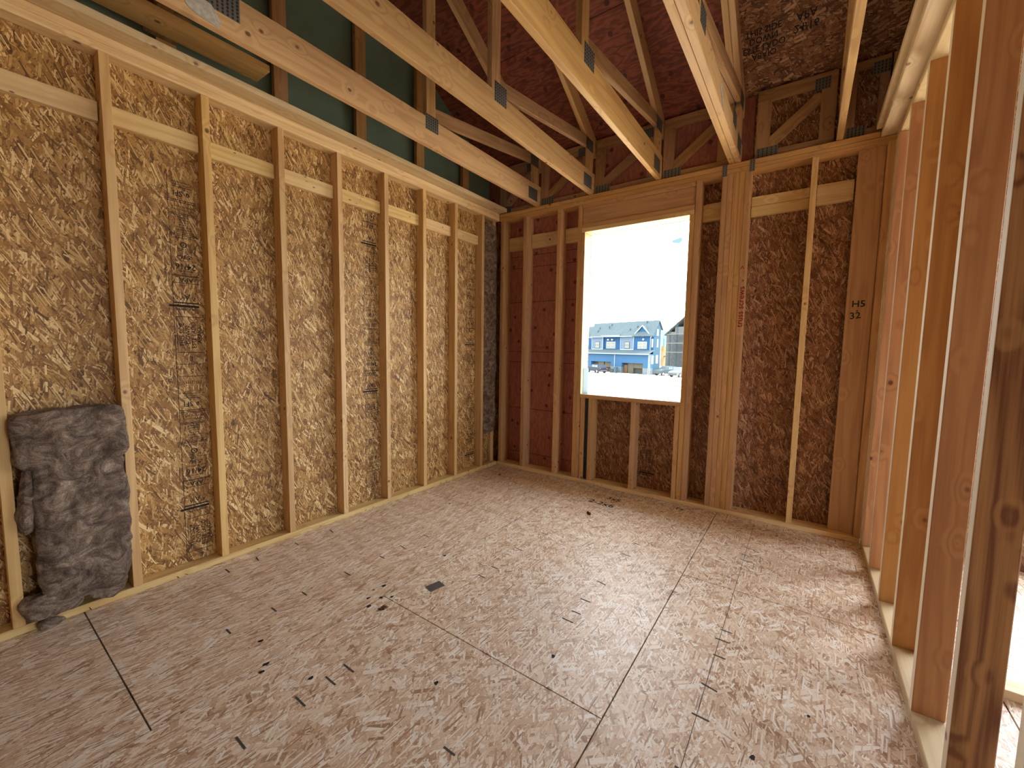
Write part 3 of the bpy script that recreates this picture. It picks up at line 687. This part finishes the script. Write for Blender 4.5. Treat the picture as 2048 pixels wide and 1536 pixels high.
EO = Vector((-20.1, 71.3, GZ)); EU = Vector((-.9364, .3511, 0)); EV = Vector((.3511, .9364, 0))
EM = Matrix(((EU.x, EV.x, 0, EO.x), (EU.y, EV.y, 0, EO.y), (0, 0, 1, EO.z), (0, 0, 0, 1)))
def epart(name, boxes, mat, parent, bmx=None):
    if bmx is None and name != 'pane' and parent is not None and len(boxes) > 1:
        for b in boxes:
            bm = bmesh.new(); addbox(bm, *b); o = link(name, bm, mat, parent, EM)
        return o
    if bmx is not None and boxes:
        for b in boxes:
            q = bmesh.new(); addbox(q, *b); link(name, q, mat, parent, EM)
        boxes = []
    bm = bmx or bmesh.new()
    for b in boxes: addbox(bm, *b)
    return link(name, bm, mat, parent, EM)
E_navy = speck('navy_siding', (0.0065, 0.0308, 0.0755, 1), (0.0085, 0.0354, 0.0832, 1), 3, .8, 0, (1, 1, 12))
E_blue = speck('blue_siding', (0.0154, 0.0477, 0.0963, 1), (0.0185, 0.0524, 0.1016, 1), 3, .8, 0, (1, 1, 12))
E_light = speck('light_siding', (0.0501, 0.0770, 0.1155, 1), (0.0577, 0.0832, 0.1193, 1), 3)
E_trim = plain('white_trim', (0.1309, 0.1617, 0.1694, 1)); E_roof = speck('shingles', (0.0308, 0.0447, 0.0493, 1), (0.0416, 0.0554, 0.0601, 1), 5, .9)
E_win = plain('window_glass', (0.0385, 0.0462, 0.0462, 1), .3); E_side = speck('side_siding', (0.015, 0.037, 0.056, 1), (0.018, 0.042, 0.062, 1), 2, .8, 0, (1, 1, 10))
E_gar = plain('bare_garage', (0.0423, 0.0400, 0.0277, 1)); E_gard = plain('garage_dark', (0.0231, 0.0231, 0.0200, 1)); E_stone = speck('stone_base', (0.0539, 0.0678, 0.0770, 1), (0.0770, 0.0924, 0.1001, 1), 4)
th = empty('townhouse', EO, 'blue three storey townhouse with grey roof seen through the window', 'house')
th.location = (0, 0, 0)
epart('lower_wall', [(0, 1.38, 0, 1, 1.2, 3.75), (1.38, 6.36, 0, 1, 2.0, 3.75), (6.36, 9.14, 0, 1, 1.2, 3.75), (9.14, 14.56, 0, 1, 2.03, 3.75), (14.56, 22, 0, 1, 0, 3.75)], E_blue, th)
epart('stone_base', [(-.03, 1.38, -.05, 1, 0, 1.2), (6.36, 9.14, -.05, 1, 0, 1.2)], E_stone, th)
epart('side_wall', [(0, .2, 1, 3.1, 0, 6.9)], E_side, th)
bm = bmesh.new()
f = [bm.verts.new(p) for p in ((0.02, .7, 6.9), (0.02, 2.3, 9.75), (0.02, 3.1, 8.4), (0.02, 3.1, 6.9))]; b_ = [bm.verts.new((.2, v.co.y, v.co.z)) for v in f]
bm.faces.new(f); bm.faces.new(b_[::-1])
for i in range(4): bm.faces.new([f[i], b_[i], b_[(i+1) % 4], f[(i+1) % 4]])
epart('gable_wall', [], E_side, th, bm)
epart('upper_wall', [(4.5, 7.7, 1.0, 1.5, 4.4, 7.1), (12.4, 15.5, 1.0, 1.5, 4.4, 7.1)], E_light, th)
epart('upper_wall', [(7.7, 12.4, 1.25, 1.5, 4.4, 7.25), (15.5, 22, 1.8, 2.2, 3.7, 6.9), (.2, 22, 1.5, 3.1, 0, 6.9)], E_navy, th)
bm = bmesh.new()
pts = [(.73, 4.4), (.73, 7.02), (2.49, 8.83), (4.43, 7.02), (4.43, 4.4)]
fa = [bm.verts.new((u, .98, z)) for u, z in pts]; fb = [bm.verts.new((u, 1.6, z)) for u, z in pts]
bm.faces.new(fa); bm.faces.new(fb[::-1])
for i in range(5): bm.faces.new([fa[i], fb[i], fb[(i+1) % 5], fa[(i+1) % 5]])
epart('gable_bay', [(0.02, .73, 1.0, 1.5, 4.4, 7.0)], E_navy, th, bm)
def slab(bm, P4, t=.12):
    lo = [bm.verts.new(p) for p in P4]; hi = [bm.verts.new(Vector(p)+Vector((0, 0, t))) for p in P4]
    bm.faces.new(lo[::-1]); bm.faces.new(hi)
    for i in range(4): bm.faces.new([lo[i], lo[(i+1) % 4], hi[(i+1) % 4], hi[i]])
bm = bmesh.new(); slab(bm, [(-.2, .5, 7.0), (15.6, .5, 7.0), (16.2, 2.3, 9.85), (-.2, 2.3, 9.85)]); slab(bm, [(-.2, 2.3, 9.85), (16.2, 2.3, 9.85), (15.6, 3.4, 8.1), (-.2, 3.4, 8.1)])
slab(bm, [(15.5, 1.6, 7.0), (23, 1.6, 7.0), (23, 3.2, 9.35), (15.8, 3.2, 9.35)])
slab(bm, [(7.5, .55, 7.25), (12.6, .55, 7.25), (12.0, 1.6, 8.7), (6.9, 1.6, 8.7)], .1)
slab(bm, [(2.49, .82, 8.9), (.35, .82, 6.85), (.35, 2.2, 6.85), (2.49, 2.2, 8.9)], .12); slab(bm, [(2.49, .82, 8.9), (4.75, .82, 6.85), (4.75, 2.2, 6.85), (2.49, 2.2, 8.9)], .12)
slab(bm, [(-.3, -.5, 3.75), (22, -.5, 3.75), (22, 1.05, 4.45), (-.3, 1.05, 4.45)], .08)
epart('roof', [], E_roof, th, bm)
bm = bmesh.new()
for (a, z0, c, z1) in ((.30, 6.78, 2.49, 8.86), (4.80, 6.78, 2.49, 8.86)):
    slab(bm, [(a, .72, z0), (a, .82, z0), (c, .82, z1), (c, .72, z1)], .22)
epart('white_trim', [(-.3, 22, -.58, -.48, 3.62, 3.80), (4.6, 15.6, .42, .52, 6.98, 7.12), (8.08, 8.22, -.08, 0, .9, 3.65), (.05, .2, -.08, 0, .1, 3.65), (.60, .74, .93, 1.0, 4.4, 7.0), (7.62, 7.74, .92, 1.0, 4.4, 7.1), (4.44, 4.56, .92, 1.0, 4.4, 7.1),
      (4.5, 7.7, .9, 1.0, 4.45, 4.62), (12.4, 15.5, .9, 1.0, 4.45, 4.62), (12.3, 12.45, .92, 1, 4.4, 7.1), (15.4, 15.55, .92, 1, 4.4, 7.1), (-.06, .05, .02, .2, .2, 3.7), (-.05, .0, 2.9, 3.12, 0, 8.2), (7.6, 12.5, .47, .6, 7.2, 7.34)], E_trim, th, bm)
for (a, b, z0, z1, v) in ((5.53, 6.57, 4.81, 5.96, .98), (13.34, 14.48, 4.81, 6.0, .98), (9.29, 10.33, 4.8, 5.98, 1.23), (10.5, 11.53, 4.8, 5.98, 1.23), (2.56, 3.41, 4.8, 5.93, .96), (1.51, 2.37, 4.8, 5.92, .96)):
    fr = epart('window', [(a-.1, b+.1, v-.04, v, z0-.1, z1+.1)], E_trim if v != .98 else plain('grey_trim', (0.0308, 0.0347, 0.0347, 1)), th)
    epart('pane', [(a, b, v-.06, v-.04, z0, (z0+z1)/2-.04), (a, b, v-.06, v-.04, (z0+z1)/2+.04, z1)], plain('pale_glass', (0.1001, 0.1040, 0.0847, 1), .3), fr)
for (v0, v1, z0, z1) in ((.49, 1.11, 1.96, 3.5), (1.75, 2.38, 2.06, 3.6), (1.75, 2.3, 7.1, 8.3), (.4, .8, 5.0, 6.5), (1.9, 2.3, 5.0, 6.5)):
    epart('side_window', [(-.04, .01, v0, v1, z0, z1)], E_trim, th)
epart('attic_vent', [(2.26, 2.67, .93, .98, 6.91, 7.58)], plain('vent_grey', (0.0308, 0.0616, 0.0847, 1)), th)
for u in (9.9, 10.95, 2.25): epart('wall_lamp', [(u-.16, u+.16, .85, 1.2, 6.3, 6.62)], plain('lamp_white', (0.1925, 0.2002, 0.2002, 1)), th)
epart('garage_opening', [(1.38, 6.36, .8, 1, 0, 2.0), (9.14, 14.56, .8, 1, 0, 2.03)], E_gard, th)
epart('garage_panel', [(1.6, 3.9, .5, .8, 1.05, 2.0), (3.9, 5.2, .45, .8, .1, 2.0), (9.3, 11.2, .5, .8, .95, 2.0), (11.4, 12.9, .45, .8, .1, 2.0)], E_gar, th)
epart('garage_door_leaf', [(5.3, 6.1, .4, .8, .1, 1.6)], plain('brown_door', (0.0577, 0.0323, 0.0154, 1)), th)
for (u, v, z) in ((13.8, 1.5, 8.6), (13.9, 1.1, 7.95), (10.9, 1.9, 9.2), (11.0, 1.3, 8.8), (5.6, 1.2, 8.1), (4.1, 1.5, 8.6), (2.4, 2.0, 9.4)):
    epart('roof_vent', [(u-.07, u+.07, v-.07, v+.07, z-.1, z+.45)], plain('vent_dark', (0.0154, 0.0270, 0.0308, 1)), th)

def car(loc, ang, body, label, kind='suv'):
    t = empty('car', loc, label, 'car', 'parked cars'); t.rotation_euler = (0, 0, ang)
    prof = [(-2.3, .35), (-2.32, .95), (-2.1, 1.05), (-1.6, 1.62), (.35, 1.66), (1.1, 1.08), (2.1, .95), (2.3, .75), (2.3, .35)]
    bm = bmesh.new(); a = [bm.verts.new((x, -.88 if z < 1.2 else -.72, z)) for x, z in prof]; b = [bm.verts.new((x, .88 if z < 1.2 else .72, z)) for x, z in prof]
    bm.faces.new(a); bm.faces.new(b[::-1])
    for i in range(len(prof)): bm.faces.new([a[i], b[i], b[(i+1) % len(prof)], a[(i+1) % len(prof)]])
    bmesh.ops.recalc_face_normals(bm, faces=bm.faces[:])
    link('body', bm, body, t)
    bm = bmesh.new()
    for s in (-1, 1):
        for x0, x1 in ((-1.55, -.75), (-.65, .25)):
            addbox(bm, x0, x1, min(s*.80, s*.86), max(s*.80, s*.86), 1.08, 1.52)
    link('side_window', bm, plain('car_glass', (0.0693, 0.1001, 0.1155, 1), .2), t)
    for x in (-1.45, 1.45):
        for s in (-1, 1):
            bm = bmesh.new(); bmesh.ops.create_cone(bm, segments=20, radius1=.36, radius2=.36, depth=.24, cap_ends=True)
            w = link('wheel', bm, plain('tyre', (0.0231, 0.0231, 0.0270, 1), .7), t); w.location = (x, s*.8, .36); w.rotation_euler = (R(90), 0, 0)
            bm = bmesh.new(); bmesh.ops.create_cone(bm, segments=12, radius1=.21, radius2=.21, depth=.26, cap_ends=True)
            link('hub', bm, plain('hub_white', (0.1540, 0.1617, 0.1694, 1), .4), w)
    bm = bmesh.new(); addbox(bm, 2.26, 2.33, -.7, .7, .42, .62); addbox(bm, -2.36, -2.3, -.75, .75, .45, .62)
    link('bumper', bm, plain('bumper', (0.0385, 0.0423, 0.0462, 1), .5), t)
    bm = bmesh.new()
    for s in (-1, 1): addbox(bm, -2.34, -2.28, min(s*.62, s*.85), max(s*.62, s*.85), .8, 1.0)
    link('tail_lamp', bm, plain('tail_red', (0.1078, 0.0231, 0.0270, 1), .4), t)
car((-29.9, 70.5, GZ), math.atan2(2.6, -4.2), plain('navy_paint', (0.0031, 0.0077, 0.0154, 1), .35), 'dark blue hatchback parked outside at the left of the window view')
car((-17.4, 72.6, GZ), math.atan2(-3.6, -2.4), plain('silver_paint', (0.0308, 0.0423, 0.0462, 1), .35), 'silver pickup parked outside right of the blue townhouse')
car((-14.3, 70.2, GZ), math.atan2(-3.8, -1.6), plain('white_paint', (0.0539, 0.0616, 0.0616, 1), .35), 'white car parked outside, cut off by the right window jamb')
tag(epart('utility_box', [(7.4, 8.2, -1.2, -.6, 0, .75)], plain('box_grey', (0.0347, 0.0385, 0.0347, 1)), None), 'small grey utility box in front of the townhouse downspout', 'utility box')
tag(epart('wheeled_bin', [(6.65, 7.2, -1.3, -.7, 0, 1.0), (6.6, 7.25, -1.35, -.65, 1.0, 1.12)], plain('bin_blue', (0.0308, 0.0577, 0.0693, 1)), None), 'pale blue wheeled bin beside the utility box', 'bin')

def box_at(name, cx, cy, sx, sy, z0, z1, rot, mat, parent=None):
    bm = bmesh.new(); addbox(bm, -sx/2, sx/2, -sy/2, sy/2, z0-GZ, z1-GZ)
    return link(name, bm, mat, parent, Matrix.Translation((cx, cy, GZ)) @ Matrix.Rotation(rot, 4, 'Z'))
gh = empty('grey_house', (0, 0, 0), 'grey house under scaffolding at the right edge of the window view', 'house')
ga = math.atan2(-1.5, 3)
box_at('wall', -19.9, 107.2, 11, 8, GZ, 5.4, ga, speck('grey_wrap', (0.0347, 0.0385, 0.0400, 1), (0.0501, 0.0539, 0.0539, 1), 1.5), gh)
bm = bmesh.new(); slab(bm, [(-6.0, -4.4, 8.3), (0, -4.4, 12.6), (0, 4.4, 12.6), (-6.0, 4.4, 8.3)], .25); slab(bm, [(0, -4.4, 12.6), (6, -4.4, 8.3), (6, 4.4, 8.3), (0, 4.4, 12.6)], .25)
addbox(bm, -4.9, 4.9, -3.9, 3.9, 8.4, 9.2); addbox(bm, -3.0, 3.0, -3.9, 3.9, 9.2, 10.4)
link('roof', bm, speck('grey_gable', (0.0693, 0.0732, 0.0693, 1), (0.0770, 0.0809, 0.0770, 1), 2), gh, Matrix.Translation((-19.9, 107.2, GZ)) @ Matrix.Rotation(ga, 4, 'Z'))
for k in range(4):
    for s in range(2):
        p0 = Vector((-25.2+1.9*k, 104.6-.95*k-1.2*s, GZ)); stick('scaffold_pole', p0, p0+Vector((0, 0, 11.5)), (1, 0, 0), .12, .12, plain('scaffold_steel', (0.0154, 0.0347, 0.0423, 1)), gh, 0)
for z in (1.0, 3.2, 5.4):
    stick('scaffold_deck', (-25.6, 103.6, z), (-18.5, 100.1, z), (0, 0, 1), .16, .8, plain('scaffold_deck', (0.0770, 0.0770, 0.0655, 1)), gh, 0)
fh = empty('framed_house', (0, 0, 0), 'tan unfinished house of bare sheathing between townhouse and grey house', 'house')
box_at('wall', -32.4, 122, 7.5, 6, GZ, 2.6, ga, speck('tan_sheathing', (0.1001, 0.0770, 0.0385, 1), (0.1309, 0.1001, 0.0539, 1), .8), fh)
for k in range(5): box_at('brace_post', -34.6+1.1*k, 118.5-.4*k, .12, .12, 2.6, 4.2+.5*(k % 3), ga, plain('post_blue', (0.0231, 0.0462, 0.0539, 1)), fh)
box_at('floor_band', -32.6, 119.2, 7.6, .3, -.4, -.15, ga, plain('band_dark', (0.0462, 0.0385, 0.0231, 1)), fh)
pl = box_at('utility_pole', -26.9, 100, .22, .22, GZ, 4.2, 0, plain('pole_blue', (0.0154, 0.0270, 0.0385, 1)))
tag(pl, 'thin dark pole standing in front of the tan house outside', 'pole')

for m in bpy.data.materials:                # dull outdoor surfaces
    if m.name not in INNER and m.use_nodes:
        for n in m.node_tree.nodes:
            if n.type == 'BSDF_PRINCIPLED': n.inputs['Specular IOR Level'].default_value = .12
